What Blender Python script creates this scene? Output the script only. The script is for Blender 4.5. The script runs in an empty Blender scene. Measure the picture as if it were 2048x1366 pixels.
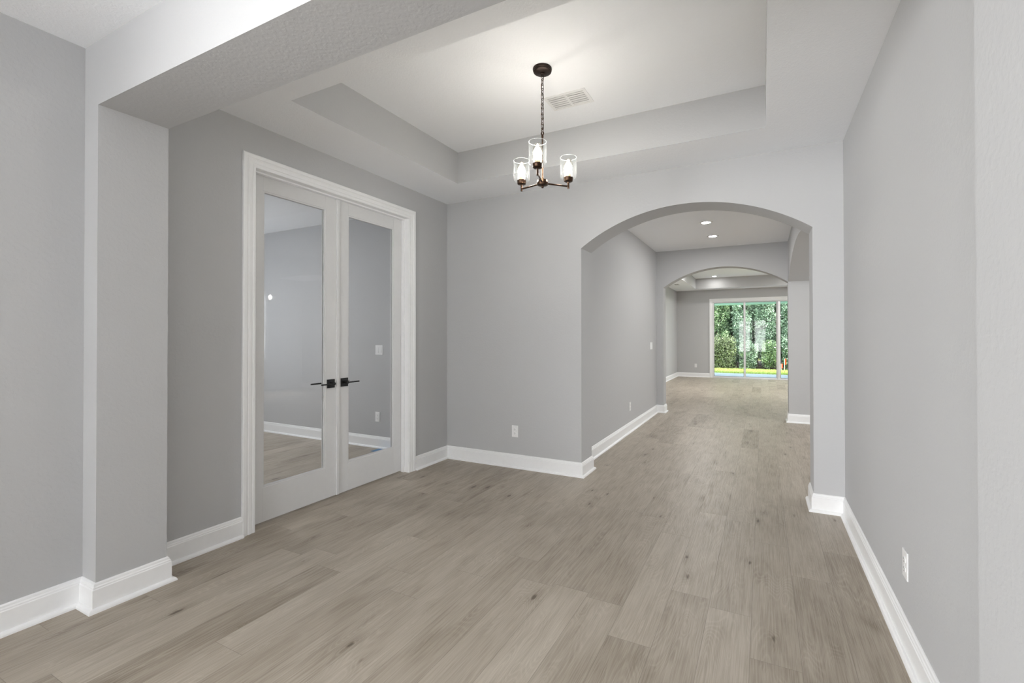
import bpy, bmesh, math, random
from mathutils import Matrix, Vector
C = bpy.context.scene.collection
SC = bpy.context.scene
PI = math.pi

# ------------------------------------------------------------------ camera
F_PX, YAW, PITCH, ROLL, CAM_H, PX, PY = 903.6853, 26.1655, 0.4061, -0.0795, 1.3112, 1081.8711, 665.9321
ya, pa, ra = map(math.radians, (YAW, PITCH, ROLL))
Fv = Vector((-math.sin(ya)*math.cos(pa), math.cos(ya)*math.cos(pa), math.sin(pa)))
Rv = Vector((math.cos(ya), math.sin(ya), 0)); Uv = Rv.cross(Fv)
R2 = Rv*math.cos(ra)+Uv*math.sin(ra); U2 = Uv*math.cos(ra)-Rv*math.sin(ra)
cd = bpy.data.cameras.new('camera'); cam = bpy.data.objects.new('camera', cd); C.objects.link(cam)
cam.matrix_world = Matrix(((R2.x, U2.x, -Fv.x, 0), (R2.y, U2.y, -Fv.y, 0), (R2.z, U2.z, -Fv.z, CAM_H), (0, 0, 0, 1)))
cd.sensor_fit = 'HORIZONTAL'; cd.sensor_width = 36; cd.lens = F_PX/2048*36
cd.shift_x = -(PX-1024)/2048; cd.shift_y = (PY-683)/2048
cd.clip_start = .02; cd.clip_end = 200
SC.camera = cam

# ------------------------------------------------------------------ world, sun, big lights, exposure
w = bpy.data.worlds.new('sky'); SC.world = w; w.use_nodes = True
bg = w.node_tree.nodes['Background']; bg.inputs[0].default_value = (.88, .94, 1, 1); bg.inputs[1].default_value = 2.0
def lamp(name, kind, loc, energy, color=(1, 1, 1), rot=(0, 0, 0), **kw):
    l = bpy.data.lights.new(name, kind); l.energy = energy; l.color = color
    for k, v in kw.items(): setattr(l, k, v)
    o = bpy.data.objects.new(name, l); o.location = loc; o.rotation_euler = rot; C.objects.link(o); return o
sun = lamp('sun', 'SUN', (0, 0, 10), 4.2, (1, .97, .9), angle=.01)
sun.rotation_euler = Vector((-.5, .15, -.85)).to_track_quat('-Z', 'Y').to_euler()
# daylight falling through the glazed front doors, the study window and the side room window
lamp('front_daylight', 'AREA', (-.7, -5.75, 1.5), 165, (1, 1, 1), (PI/2, 0, 0), shape='RECTANGLE', size=3.6, size_y=3.0, spread=math.radians(150))
lamp('added_uplight', 'AREA', (-.7, -7.0, .05), 80, (1, 1, 1), (math.radians(150), 0, 0), shape='RECTANGLE', size=3.6, size_y=2.6)   # uplight added outside the front doors to brighten beam underside and ceilings
lamp('foyer_daylight', 'AREA', (-4.25, -4.75, 1.45), 330, (1, 1, 1), (PI/2, 0, -.46), shape='RECTANGLE', size=2.6, size_y=2.4)
lamp('study_daylight', 'AREA', (-7.6, 2.2, 1.55), 11, (1, 1, 1), (PI/2, 0, -PI/2), shape='RECTANGLE', size=2.0, size_y=1.6)
lamp('side_room_daylight', 'AREA', (4.7, 6.0, 1.55), 30, (1, .99, .97), (PI/2, 0, PI/2), shape='RECTANGLE', size=1.8, size_y=1.6)
vs = SC.view_settings; vs.view_transform = 'Standard'; vs.look = 'None'; vs.gamma = 1; vs.use_curve_mapping = False
vs.exposure = 1.2
cy = SC.cycles
cy.max_bounces = 14; cy.diffuse_bounces = 9; cy.glossy_bounces = 6; cy.transparent_max_bounces = 24; cy.transmission_bounces = 6
cy.sample_clamp_indirect = 6; cy.caustics_reflective = False; cy.caustics_refractive = False
cy.use_denoising = True

# ------------------------------------------------------------------ dimensions
XL, YB, XR = -3.071, 3.947, .534
XF, Y0, XP, Y1, ZB, XPR, XFR = -3.014, 1.0085, -2.874, 1.296, 2.433, .416, .556
HC, HT = 2.743, 3.0355
TX0, TX1, TY0, TY1 = -2.564, .023, 1.784, 3.454
XA0, XA1, YBB, ZS, SAG = -1.5205, .3374, 4.227, 2.131, .297
XH, XHR, XHR2, Y2, Y2B, HH = -1.6445, .347, .69, 7.845, 8.05, 2.755
XA2, ZS2 = -1.5245, 2.135
XG, Y3, HG, GHT = -2.515, 15.179, 2.766, 3.084
GX0, GX1, GY0, GY1 = -1.868, 3.6, 9.3, 14.698
YF = -5.0
XW = XL-.115                       # study side of the door wall
DO0, DO1, DZ = 1.882, 3.347, 2.449   # door opening

# ------------------------------------------------------------------ materials
def nmat(name):
    m = bpy.data.materials.new(name); m.use_nodes = True
    n = m.node_tree.nodes; return m, n, m.node_tree.links, n['Principled BSDF']
def plain(name, col, rough=.5, metal=0, spec=.5, var=.0, scale=30):
    m, n, l, b = nmat(name)
    b.inputs['Roughness'].default_value = rough; b.inputs['Metallic'].default_value = metal
    b.inputs['Specular IOR Level'].default_value = spec
    t = n.new('ShaderNodeTexCoord'); z = n.new('ShaderNodeTexNoise'); z.inputs['Scale'].default_value = scale
    r = n.new('ShaderNodeValToRGB'); r.color_ramp.elements[0].position = .3; r.color_ramp.elements[1].position = .7
    r.color_ramp.elements[0].color = tuple(c*(1-var) for c in col)+(1,); r.color_ramp.elements[1].color = tuple(min(1, c*(1+var)) for c in col)+(1,)
    l.new(t.outputs['Object'], z.inputs['Vector']); l.new(z.outputs['Fac'], r.inputs['Fac']); l.new(r.outputs['Color'], b.inputs['Base Color'])
    return m
def plaster(name, col, scale, strength, dist, rough=.75, knock=False):
    m, n, l, b = nmat(name)
    b.inputs['Base Color'].default_value = col+(1,); b.inputs['Roughness'].default_value = rough
    b.inputs['Specular IOR Level'].default_value = .25
    g = n.new('ShaderNodeNewGeometry')
    z = n.new('ShaderNodeTexNoise'); z.inputs['Scale'].default_value = scale; z.inputs['Detail'].default_value = 3
    if knock: z.inputs['Distortion'].default_value = 1.6
    l.new(g.outputs['Position'], z.inputs['Vector'])
    h = z.outputs['Fac']
    r = n.new('ShaderNodeMapRange'); r.interpolation_type = 'SMOOTHSTEP'
    r.inputs['From Min'].default_value = .42; r.inputs['From Max'].default_value = .62
    l.new(h, r.inputs['Value']); h = r.outputs['Result']
    bu = n.new('ShaderNodeBump'); bu.inputs['Strength'].default_value = strength; bu.inputs['Distance'].default_value = dist
    l.new(h, bu.inputs['Height']); l.new(bu.outputs['Normal'], b.inputs['Normal'])
    return m
M_WALL = plaster('wall_paint_grey', (.50, .503, .509), 55, .20, .0013)
M_CEIL = plaster('ceiling_knockdown_white', (.885, .90, .925), 38, .20, .002, knock=True)
M_TRIM = plain('trim_white_semigloss', (.86, .865, .87), .32, 0, .5, .01)
M_DOOR = plain('door_white_paint', (.69, .692, .695), .35, 0, .5, .01)
M_PLATE = plain('white_plastic', (.82, .82, .82), .3, 0, .5, .01)
M_SLOT = plain('dark_slot', (.08, .08, .08), .6)
M_BLACK = plain('matte_black_metal', (.012, .012, .013), .42, .3, .5, .1)
M_BRONZE = plain('oil_rubbed_bronze', (.062, .035, .022), .34, .85, .5, .35, 60)
M_BRONZE_D = plain('dark_bronze', (.028, .018, .014), .42, .7, .5, .3, 60)
M_CREAM = plain('cream_candle_sleeve', (.75, .55, .33), .5)
M_ALU = plain('white_aluminium', (.70, .70, .71), .35, .0, .5, .02)
M_GASKET = plain('dark_gasket', (.10, .10, .10), .6)
M_CONC = plain('lanai_concrete', (.33, .40, .49), .85, 0, .2, .08, 5)
M_FASCIA = plain('pale_green_fascia', (.42, .66, .54), .6, 0, .3, .03)
M_TAPE = plain('blue_tape', (.10, .24, .42), .6, 0, .3, .06)
M_FLAG = plain('orange_flag', (.75, .12, .05), .6, 0, .3, .05)
M_STAKE = plain('pale_stake', (.75, .72, .66), .7, 0, .3, .05)
M_BARK = plain('bark', (.10, .075, .055), .9, 0, .1, .35, 25)
M_SOIL = plain('lawn_soil', (.34, .42, .10), .95, 0, .1, .3, 6)

def thin_glass(name, tint=(1, 1, 1), seeded=False, base=.04):
    m = bpy.data.materials.new(name); m.use_nodes = True; n = m.node_tree.nodes; l = m.node_tree.links; n.clear()
    o = n.new('ShaderNodeOutputMaterial'); t = n.new('ShaderNodeBsdfTransparent'); t.inputs[0].default_value = tint+(1,)
    g = n.new('ShaderNodeBsdfGlossy'); g.inputs['Roughness'].default_value = .02 if not seeded else .04
    mx = n.new('ShaderNodeMixShader'); fr = n.new('ShaderNodeLayerWeight'); fr.inputs[0].default_value = .5
    p5 = n.new('ShaderNodeMath'); p5.operation = 'POWER'; l.new(fr.outputs['Facing'], p5.inputs[0]); p5.inputs[1].default_value = 5
    ma = n.new('ShaderNodeMath'); ma.operation = 'MULTIPLY_ADD'; l.new(p5.outputs[0], ma.inputs[0]); ma.inputs[1].default_value = 1-base; ma.inputs[2].default_value = base
    fac = ma.outputs[0]
    if seeded:
        def mul_add(x, p, a, b_):
            q = n.new('ShaderNodeMath'); q.operation = 'POWER'; l.new(x, q.inputs[0]); q.inputs[1].default_value = p
            k = n.new('ShaderNodeMath'); k.operation = 'MULTIPLY_ADD'; l.new(q.outputs[0], k.inputs[0]); k.inputs[1].default_value = a; k.inputs[2].default_value = b_
            return k.outputs[0]
        co = n.new('ShaderNodeTexCoord'); v = n.new('ShaderNodeTexVoronoi'); v.inputs['Scale'].default_value = 130; v.inputs['Randomness'].default_value = 1
        r = n.new('ShaderNodeMapRange'); r.inputs['From Min'].default_value = .16; r.inputs['From Max'].default_value = .30
        r.inputs['To Min'].default_value = .040; r.inputs['To Max'].default_value = .0
        l.new(co.outputs['Object'], v.inputs['Vector']); l.new(v.outputs['Distance'], r.inputs['Value'])
        a = n.new('ShaderNodeMath'); a.operation = 'ADD'; l.new(r.outputs[0], a.inputs[0]); l.new(mul_add(fr.outputs['Facing'], 4, .030, .004), a.inputs[1])
        df = n.new('ShaderNodeBsdfDiffuse'); df.inputs[0].default_value = (.86, .88, .90, 1)
        m3 = n.new('ShaderNodeMixShader'); l.new(a.outputs[0], m3.inputs[0]); l.new(t.outputs[0], m3.inputs[1]); l.new(df.outputs[0], m3.inputs[2])
        l.new(mul_add(fr.outputs['Facing'], 3, .35, .03), mx.inputs[0]); l.new(m3.outputs[0], mx.inputs[1]); l.new(g.outputs[0], mx.inputs[2]); l.new(mx.outputs[0], o.inputs[0])
        return m
    else: gl = g.outputs[0]
    l.new(fac, mx.inputs[0]); l.new(t.outputs[0], mx.inputs[1]); l.new(gl, mx.inputs[2]); l.new(mx.outputs[0], o.inputs[0])
    return m
M_PANE = thin_glass('clear_pane', (.975, .975, .975))
M_PANE_LOW = thin_glass('garden_pane', (.97, .985, .975), base=.014)
M_BULBG = thin_glass('bulb_glass', (1, .97, .92))
M_SEED = thin_glass('seeded_glass', (.97, .98, .98), True)
M_RIM = plain('ground_glass_rim', (.30, .31, .32), .5)
def glow(name, col, s):
    m = bpy.data.materials.new(name); m.use_nodes = True; n = m.node_tree.nodes; l = m.node_tree.links
    b = n['Principled BSDF']; b.inputs['Base Color'].default_value = (.8, .8, .8, 1)
    b.inputs['Emission Color'].default_value = col+(1,); b.inputs['Emission Strength'].default_value = s; return m
M_FIL = glow('warm_filament', (1, .97, .92), 84)
M_LENS = glow('led_lens', (1, .97, .92), 30)

def floor_mat():
    m, n, l, b = nmat('oak_plank_floor')
    def math_(op, a, bb=None, clamp=False):
        x = n.new('ShaderNodeMath'); x.operation = op; x.use_clamp = clamp
        for i, v in enumerate((a, bb)):
            if v is None: continue
            if isinstance(v, (int, float)): x.inputs[i].default_value = v
            else: l.new(v, x.inputs[i])
        return x.outputs[0]
    uv = n.new('ShaderNodeUVMap'); uv.uv_map = 'plank'
    sp = n.new('ShaderNodeSeparateXYZ'); l.new(uv.outputs[0], sp.inputs[0])
    u, v = sp.outputs[0], sp.outputs[1]                  # u across in metres from the plank's centre, v along in metres
    at = n.new('ShaderNodeAttribute'); at.attribute_name = 'tone'; at.attribute_type = 'GEOMETRY'
    sd = n.new('ShaderNodeAttribute'); sd.attribute_name = 'seed'; sd.attribute_type = 'GEOMETRY'
    tone, seed = at.outputs['Fac'], sd.outputs['Fac']
    def noise(su, sv, scale, detail, dist=0, rough=.5):
        cb = n.new('ShaderNodeCombineXYZ'); l.new(math_('MULTIPLY', u, su), cb.inputs[0]); l.new(math_('MULTIPLY', v, sv), cb.inputs[1]); l.new(math_('MULTIPLY', seed, 37), cb.inputs[2])
        z = n.new('ShaderNodeTexNoise'); z.inputs['Scale'].default_value = scale; z.inputs['Detail'].default_value = detail
        z.inputs['Distortion'].default_value = dist; z.inputs['Roughness'].default_value = rough
        l.new(cb.outputs[0], z.inputs['Vector']); return z.outputs['Fac']
    fine0 = noise(1, .022, 260, 3, .25, .6)                # pores and fine grain
    fs_ = n.new('ShaderNodeMapRange'); fs_.interpolation_type = 'SMOOTHSTEP'; fs_.inputs['From Min'].default_value = .36; fs_.inputs['From Max'].default_value = .64; l.new(fine0, fs_.inputs['Value']); fine = fs_.outputs[0]
    mid = noise(1, .035, 75, 2, .4)                        # streaks
    big = noise(1, .35, 10, 2, .3)                        # cloudy tone
    field = noise(1, .17, 7.5, 1.2, .3)                   # cathedral figure: contour lines of a stretched field
    # knots
    cb = n.new('ShaderNodeCombineXYZ'); l.new(math_('MULTIPLY', u, 1), cb.inputs[0]); l.new(math_('MULTIPLY', v, .36), cb.inputs[1]); l.new(math_('MULTIPLY', seed, 37), cb.inputs[2])
    wob = noise(1, .4, 26, 2)
    vo = n.new('ShaderNodeTexVoronoi'); vo.inputs['Scale'].default_value = 7.5; vo.inputs['Randomness'].default_value = 1; l.new(cb.outputs[0], vo.inputs['Vector'])
    kd = math_('ADD', vo.outputs['Distance'], math_('MULTIPLY', math_('SUBTRACT', wob, .5), .22))
    k = n.new('ShaderNodeMapRange'); k.inputs['From Min'].default_value = .02; k.inputs['From Max'].default_value = .10; k.inputs['To Min'].default_value = 1; k.inputs['To Max'].default_value = 0; k.interpolation_type = 'SMOOTHSTEP'; l.new(kd, k.inputs['Value'])
    halo = n.new('ShaderNodeMapRange'); halo.inputs['From Min'].default_value = .06; halo.inputs['From Max'].default_value = .36; halo.inputs['To Min'].default_value = 1; halo.inputs['To Max'].default_value = 0; halo.interpolation_type = 'SMOOTHSTEP'; l.new(kd, halo.inputs['Value'])
    ring = math_('POWER', math_('ADD', math_('MULTIPLY', math_('SINE', math_('ADD', math_('MULTIPLY', field, 190), math_('MULTIPLY', halo.outputs[0], 16))), .5), .5), 2.5)
    figure_mask = noise(1, .4, 6, 1)
    fm = n.new('ShaderNodeMapRange'); fm.inputs['From Min'].default_value = .46; fm.inputs['From Max'].default_value = .62; l.new(figure_mask, fm.inputs['Value'])
    ring = math_('MULTIPLY', ring, math_('MAXIMUM', fm.outputs[0], halo.outputs[0]))
    sc = n.new('ShaderNodeSeparateXYZ'); l.new(vo.outputs['Color'], sc.inputs[0])
    sel = math_('GREATER_THAN', sc.outputs[0], .25)
    knot = math_('MULTIPLY', k.outputs[0], sel); haloS = math_('MULTIPLY', halo.outputs[0], sel)
    f = math_('ADD', tone, math_('MULTIPLY', math_('SUBTRACT', mid, .5), .28))
    f = math_('ADD', f, math_('MULTIPLY', math_('SUBTRACT', big, .5), .42))
    f = math_('ADD', f, math_('MULTIPLY', math_('SUBTRACT', fine, .5), .15))
    f = math_('ADD', f, math_('MULTIPLY', ring, .11))
    f = math_('SUBTRACT', f, math_('MULTIPLY', haloS, .15))
    f = math_('SUBTRACT', f, math_('MULTIPLY', knot, .5))
    r = n.new('ShaderNodeValToRGB'); e = r.color_ramp.elements
    e[0].position = 0; e[0].color = (.13, .104, .079, 1); e[1].position = 1; e[1].color = (.57, .515, .435, 1)
    q = e.new(.45); q.color = (.362, .313, .253, 1); q = e.new(.25); q.color = (.255, .213, .165, 1)
    l.new(f, r.inputs['Fac'])
    eu = math_('SUBTRACT', .09375, math_('ABSOLUTE', u)); ve = n.new('ShaderNodeAttribute'); ve.attribute_name = 'plank_length'
    ev = math_('MINIMUM', v, math_('SUBTRACT', ve.outputs['Fac'], v))
    edge = math_('MINIMUM', math_('DIVIDE', eu, .0013), math_('DIVIDE', ev, .0012), True)
    mx = n.new('ShaderNodeMix'); mx.data_type = 'RGBA'; l.new(edge, mx.inputs[0]); mx.inputs[6].default_value = (.19, .16, .13, 1); l.new(r.outputs[0], mx.inputs[7])
    l.new(mx.outputs[2], b.inputs['Base Color'])
    rr = n.new('ShaderNodeMapRange'); rr.inputs['To Min'].default_value = .50; rr.inputs['To Max'].default_value = .36; l.new(fine, rr.inputs['Value']); l.new(rr.outputs[0], b.inputs['Roughness'])
    b.inputs['Specular IOR Level'].default_value = .5
    bu = n.new('ShaderNodeBump'); bu.inputs['Strength'].default_value = .25; bu.inputs['Distance'].default_value = .0008
    l.new(math_('ADD', math_('MULTIPLY', fine, .5), edge), bu.inputs['Height']); l.new(bu.outputs[0], b.inputs['Normal'])
    return m
M_FLOOR = floor_mat()
def leaf_mat(name, c0, c1, rough):
    m, n, l, b = nmat(name)
    at = n.new('ShaderNodeAttribute'); at.attribute_name = 'tint'
    r = n.new('ShaderNodeValToRGB'); r.color_ramp.elements[0].color = c0+(1,); r.color_ramp.elements[1].color = c1+(1,)
    l.new(at.outputs['Fac'], r.inputs[0]); l.new(r.outputs[0], b.inputs['Base Color'])
    b.inputs['Roughness'].default_value = rough; b.inputs['Specular IOR Level'].default_value = .6
    return m
M_LEAF = leaf_mat('leaf_glossy_green', (.035, .085, .045), (.44, .60, .42), .28)  # wide tint range puts some glints and dark gaps into the leaf colour
M_LEAF_O = leaf_mat('leaf_olive', (.035, .05, .022), (.30, .37, .18), .45)
M_LEAF_Y = leaf_mat('leaf_fresh_green', (.035, .09, .035), (.42, .58, .30), .32)
M_GRASS = leaf_mat('grass_blade', (.30, .42, .09), (.62, .73, .27), .6)

# ------------------------------------------------------------------ mesh helpers
class MB:
    def __init__(s): s.v = []; s.f = []; s.m = []; s.s = []
    def add(s, vs, fs, mi=0, smooth=False):
        o = len(s.v); s.v += [tuple(p) for p in vs]
        for f in fs: s.f.append([i+o for i in f]); s.m.append(mi); s.s.append(smooth)
        return s
    def box(s, x0, x1, y0, y1, z0, z1, mi=0, bev=0):
        if bev > 0:
            bm = bmesh.new(); bmesh.ops.create_cube(bm, size=1)
            for p in bm.verts: p.co = Vector(((x0+x1)/2+p.co.x*(x1-x0), (y0+y1)/2+p.co.y*(y1-y0), (z0+z1)/2+p.co.z*(z1-z0)))
            bmesh.ops.bevel(bm, geom=bm.edges[:], offset=bev, segments=2, profile=.5, affect='EDGES')
            bm.verts.index_update(); r = s.add([p.co for p in bm.verts], [[q.index for q in f.verts] for f in bm.faces], mi); bm.free(); return r
        v = [(x0, y0, z0), (x1, y0, z0), (x1, y1, z0), (x0, y1, z0), (x0, y0, z1), (x1, y0, z1), (x1, y1, z1), (x0, y1, z1)]
        return s.add(v, [(3, 2, 1, 0), (4, 5, 6, 7), (0, 1, 5, 4), (1, 2, 6, 5), (2, 3, 7, 6), (3, 0, 4, 7)], mi)
    def lathe(s, prof, c=(0, 0, 0), n=32, mi=0, caps=True, smooth=True, axis='Z'):
        vs = []; fs = []
        def P(r, a, h):
            x, y = r*math.cos(a), r*math.sin(a)
            p = {'Z': (x, y, h), 'X': (h, x, y), 'Y': (x, h, -y)}[axis]
            return (c[0]+p[0], c[1]+p[1], c[2]+p[2])
        for r, h in prof:
            for k in range(n): vs.append(P(r, 2*PI*k/n, h))
        for i in range(len(prof)-1):
            for k in range(n):
                a, b = i*n+k, i*n+(k+1) % n; fs.append((a, b, b+n, a+n))
        s.add(vs, fs, mi, smooth)
        if caps:
            o = len(s.v)-len(vs)
            for i, rev in ((0, True), (len(prof)-1, False)):
                if prof[i][0] > 1e-5:
                    ring = [o+i*n+k for k in range(n)]; s.f.append(ring[::-1] if rev else ring); s.m.append(mi); s.s.append(False)
        return s
    def tube(s, pts, r, n=12, mi=0, closed=False, caps=True, smooth=True):
        pts = [Vector(p) for p in pts]; N = len(pts); vs = []; fs = []; up = None
        for i, p in enumerate(pts):
            if closed: t = (pts[(i+1) % N]-pts[i-1]).normalized()
            else: t = ((pts[min(i+1, N-1)])-pts[max(i-1, 0)]).normalized()
            if up is None: up = Vector((0, 0, 1)) if abs(t.z) < .9 else Vector((1, 0, 0))
            a = (up-t*up.dot(t)).normalized(); b = t.cross(a); up = a
            rr = r[i] if isinstance(r, (list, tuple)) else r
            for k in range(n):
                q = 2*PI*k/n; vs.append(p+a*math.cos(q)*rr+b*math.sin(q)*rr)
        for i in range(N if closed else N-1):
            for k in range(n):
                j = (i+1) % N; fs.append((i*n+k, i*n+(k+1) % n, j*n+(k+1) % n, j*n+k))
        s.add(vs, fs, mi, smooth)
        if caps and not closed:
            o = len(s.v)-len(vs)
            s.f.append([o+k for k in range(n)][::-1]); s.m.append(mi); s.s.append(False)
            s.f.append([o+(N-1)*n+k for k in range(n)]); s.m.append(mi); s.s.append(False)
        return s
    def prism(s, poly, axis, a0, a1, mi=0, mside=None):
        """poly: 2D outline; axis 'Y': (x,z) outline extruded in y; axis 'X': (y,z) outline extruded in x; 'Z': (x,y)"""
        n = len(poly)
        def P(p, a): return {'Y': (p[0], a, p[1]), 'X': (a, p[0], p[1]), 'Z': (p[0], p[1], a)}[axis]
        vs = [P(p, a0) for p in poly]+[P(p, a1) for p in poly]
        fs = [list(range(n))[::-1], list(range(n, 2*n))]
        s.add(vs, fs, mi)
        s2 = [(i, (i+1) % n, n+(i+1) % n, n+i) for i in range(n)]
        o = len(s.v)-len(vs)
        for f in s2: s.f.append([o+i for i in f]); s.m.append(mi if mside is None else mside); s.s.append(False)
        return s
    def build(s, name, mats, parent=None, fix=True):
        me = bpy.data.meshes.new(name); me.from_pydata(s.v, [], s.f); 
        mats = mats if isinstance(mats, (list, tuple)) else [mats]
        for m in mats: me.materials.append(m)
        me.polygons.foreach_set('material_index', s.m); me.polygons.foreach_set('use_smooth', s.s)
        if fix:
            bm = bmesh.new(); bm.from_mesh(me); bmesh.ops.recalc_face_normals(bm, faces=bm.faces[:]); bm.to_mesh(me); bm.free()
        if any(s.s): me.set_sharp_from_angle(angle=math.radians(40))
        me.update()
        o = bpy.data.objects.new(name, me); C.objects.link(o)
        if parent: o.parent = parent
        return o
def tag(o, label, cat, group=None, kind=None):
    o['label'] = label; o['category'] = cat
    if group: o['group'] = group
    if kind: o['kind'] = kind
    return o
def struct(o, label, cat): return tag(o, label, cat, kind='structure')
def empty(name, loc=(0, 0, 0), rot=(0, 0, 0)):
    o = bpy.data.objects.new(name, None); o.location = loc; o.rotation_euler = rot; o.empty_display_size = .1; C.objects.link(o); return o
def kids(o, root): return [c for c in root if c.parent == o]
def copy_tree(o, allobs, parent=None):
    c = o.copy(); C.objects.link(c)
    if parent: c.parent = parent
    for ch in allobs:
        if ch.parent == o: copy_tree(ch, allobs, c)
    return c
def sweep(name, path, prof, side, mat, closed_ends=True):
    """path: list of (x,y); prof: list of (d,z) with d measured from the wall; side +1 = room on the left of travel"""
    mb = MB(); n = len(prof); vs = []
    P = [Vector(p) for p in path]
    for i, p in enumerate(P):
        dirs = []
        if i > 0: dirs.append((P[i]-P[i-1]).normalized())
        if i < len(P)-1: dirs.append((P[i+1]-P[i]).normalized())
        ns = [Vector((-d.y, d.x))*side for d in dirs]
        if len(ns) == 2:
            mtr = (ns[0]+ns[1]); mtr = mtr/(1+ns[0].dot(ns[1]))
        else: mtr = ns[0]
        for d, z in prof: vs.append((p.x+mtr.x*d, p.y+mtr.y*d, z))
    fs = []
    for i in range(len(P)-1):
        for k in range(n): fs.append((i*n+k, i*n+(k+1) % n, (i+1)*n+(k+1) % n, (i+1)*n+k))
    fs.append(list(range(n))); fs.append([(len(P)-1)*n+k for k in range(n)])
    mb.add(vs, fs); return mb.build(name, mat)
def arch_pts(x0, x1, zs, sag, n=40):
    h = (x1-x0)/2; R = (h*h+sag*sag)/(2*sag); c = (x0+x1)/2; zc = zs+sag-R
    a = math.asin(h/R)
    return [(c+R*math.sin(-a+2*a*i/n), zc+R*math.cos(-a+2*a*i/n)) for i in range(n+1)]
def arch_wall(x0, x1, h, a0, a1, zs, sag, right_open=True):
    p = [(x0, 0), (a0, 0)]+arch_pts(a0, a1, zs, sag)
    if a1 < x1-1e-4: p += [(a1, 0), (x1, 0), (x1, h)]
    else: p += [(x1, h)]
    return p+[(x0, h)]

# ------------------------------------------------------------------ floor
def build_floor():
    random.seed(11)
    W, L = .1875, 1.16; X0, X1, YA, YZ = -7.2, 5.2, YF-.16, Y3+.03
    known = {0: 2.034, 1: 2.83, 2: 3.227, -2: 2.397, -3: 1.915, -5: 2.185, -1: 2.33, -4: 3.31}
    light = {(0, 2.034): .50, (1, 2.83): .56, (1, 1.67): .42, (2, 3.227): .55, (2, 2.067): .40, (-2, 2.397): .60, (-2, 1.237): .46, (-3, 1.915): .60, (-3, .755): .44, (-5, 1.025): .66, (-5, 2.185): .47, (0, .874): .44}
    vs, fs, tone, seed, ln, uvs = [], [], [], [], [], []
    k0 = math.floor((X0+.054)/W)
    for k in range(k0, math.ceil((X1+.054)/W)):
        xa, xb = -.054+k*W, -.054+(k+1)*W
        off = known.get(k, random.random()*L)
        j0 = math.floor((YA-off)/L)
        for j in range(j0, math.ceil((YZ-off)/L)):
            a, b = off+j*L, off+(j+1)*L
            a2, b2 = max(a, YA), min(b, YZ); xa2, xb2 = max(xa, X0), min(xb, X1)
            if b2 <= a2 or xb2 <= xa2: continue
            i = len(vs); vs += [(xa2, a2, 0), (xb2, a2, 0), (xb2, b2, 0), (xa2, b2, 0)]; fs.append((i, i+1, i+2, i+3))
            t = random.gauss(.49, .065)
            for (kk, yy), tt in light.items():
                if kk == k and abs(yy-a) < .03: t = tt
            tone.append(max(.32, min(.68, t))); seed.append(random.random()); ln.append(L)
            cx = (xa+xb)/2
            uvs += [(xa2-cx, a2-a), (xb2-cx, a2-a), (xb2-cx, b2-a), (xa2-cx, b2-a)]
    me = bpy.data.meshes.new('floor'); nf = len(fs)
    # slab underside and rim
    i = len(vs); vs += [(X0, YA, -.12), (X1, YA, -.12), (X1, YZ, -.12), (X0, YZ, -.12), (X0, YA, -.001), (X1, YA, -.001), (X1, YZ, -.001), (X0, YZ, -.001)]
    fs += [(i+3, i+2, i+1, i), (i, i+1, i+5, i+4), (i+1, i+2, i+6, i+5), (i+2, i+3, i+7, i+6), (i+3, i, i+4, i+7)]
    tone += [.5]*5; seed += [0]*5; ln += [9]*5; uvs += [(0, .5)]*20
    me.from_pydata(vs, [], fs); me.materials.append(M_FLOOR)
    for nm, data in (('tone', tone), ('seed', seed), ('plank_length', ln)):
        a = me.attributes.new(nm, 'FLOAT', 'FACE'); a.data.foreach_set('value', data)
    u = me.uv_layers.new(name='plank'); u.data.foreach_set('uv', [c for p in uvs for c in p])
    o = bpy.data.objects.new('floor', me); C.objects.link(o)
    struct(o, 'greyed oak plank floor running down the hall', 'floor')
build_floor()

# ------------------------------------------------------------------ walls
def wall(name, label, mb): return struct(mb.build(name, M_WALL), label, 'wall')
T = .12
# dining room door wall (with opening)
p = [(Y1-.1, 0), (DO0-.02, 0), (DO0-.02, DZ+.02), (DO1+.02, DZ+.02), (DO1+.02, 0), (YB+.01, 0), (YB+.01, HC), (Y1-.1, HC)]
wall('wall_left', 'grey wall holding the white glazed double doors', MB().prism(p, 'X', XW, XL))
wall('wall_left_pier', 'grey pier carrying the beam on the left', MB().box(XW, XP, Y0, Y1, 0, HC+.01))
wall('wall_foyer_left', 'grey foyer wall at the far left', MB().box(XF-T, XF, YF, -3.7, 0, HC+.01).box(XF-T, XF, -.9, Y0+.01, 0, HC+.01).box(XF-T, XF, -3.7, -.9, 0, .3).box(XF-T, XF, -3.7, -.9, 2.4, HC+.01))
wall('wall_back', 'grey back wall with the wide arched opening', MB().prism(arch_wall(XL-.05, XR+.16, HC+.01, XA0, XA1, ZS, SAG), 'Y', YB, YBB))
wall('wall_right', 'grey dining room wall on the right', MB().box(XR, XR+T, Y1-.01, YB+.01, 0, HC+.01))
wall('wall_right_pier', 'textured grey pier at the right edge', MB().box(XPR, XR+T, Y0, Y1, 0, HC+.01))
wall('wall_foyer_right', 'grey foyer wall on the right', MB().box(XFR, XFR+T, YF, Y0+.01, 0, HC+.01))
wall('wall_beam', 'grey dropped beam between foyer and dining room', MB().box(XP, XPR, Y0, Y1, ZB, HC+.01))
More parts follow.
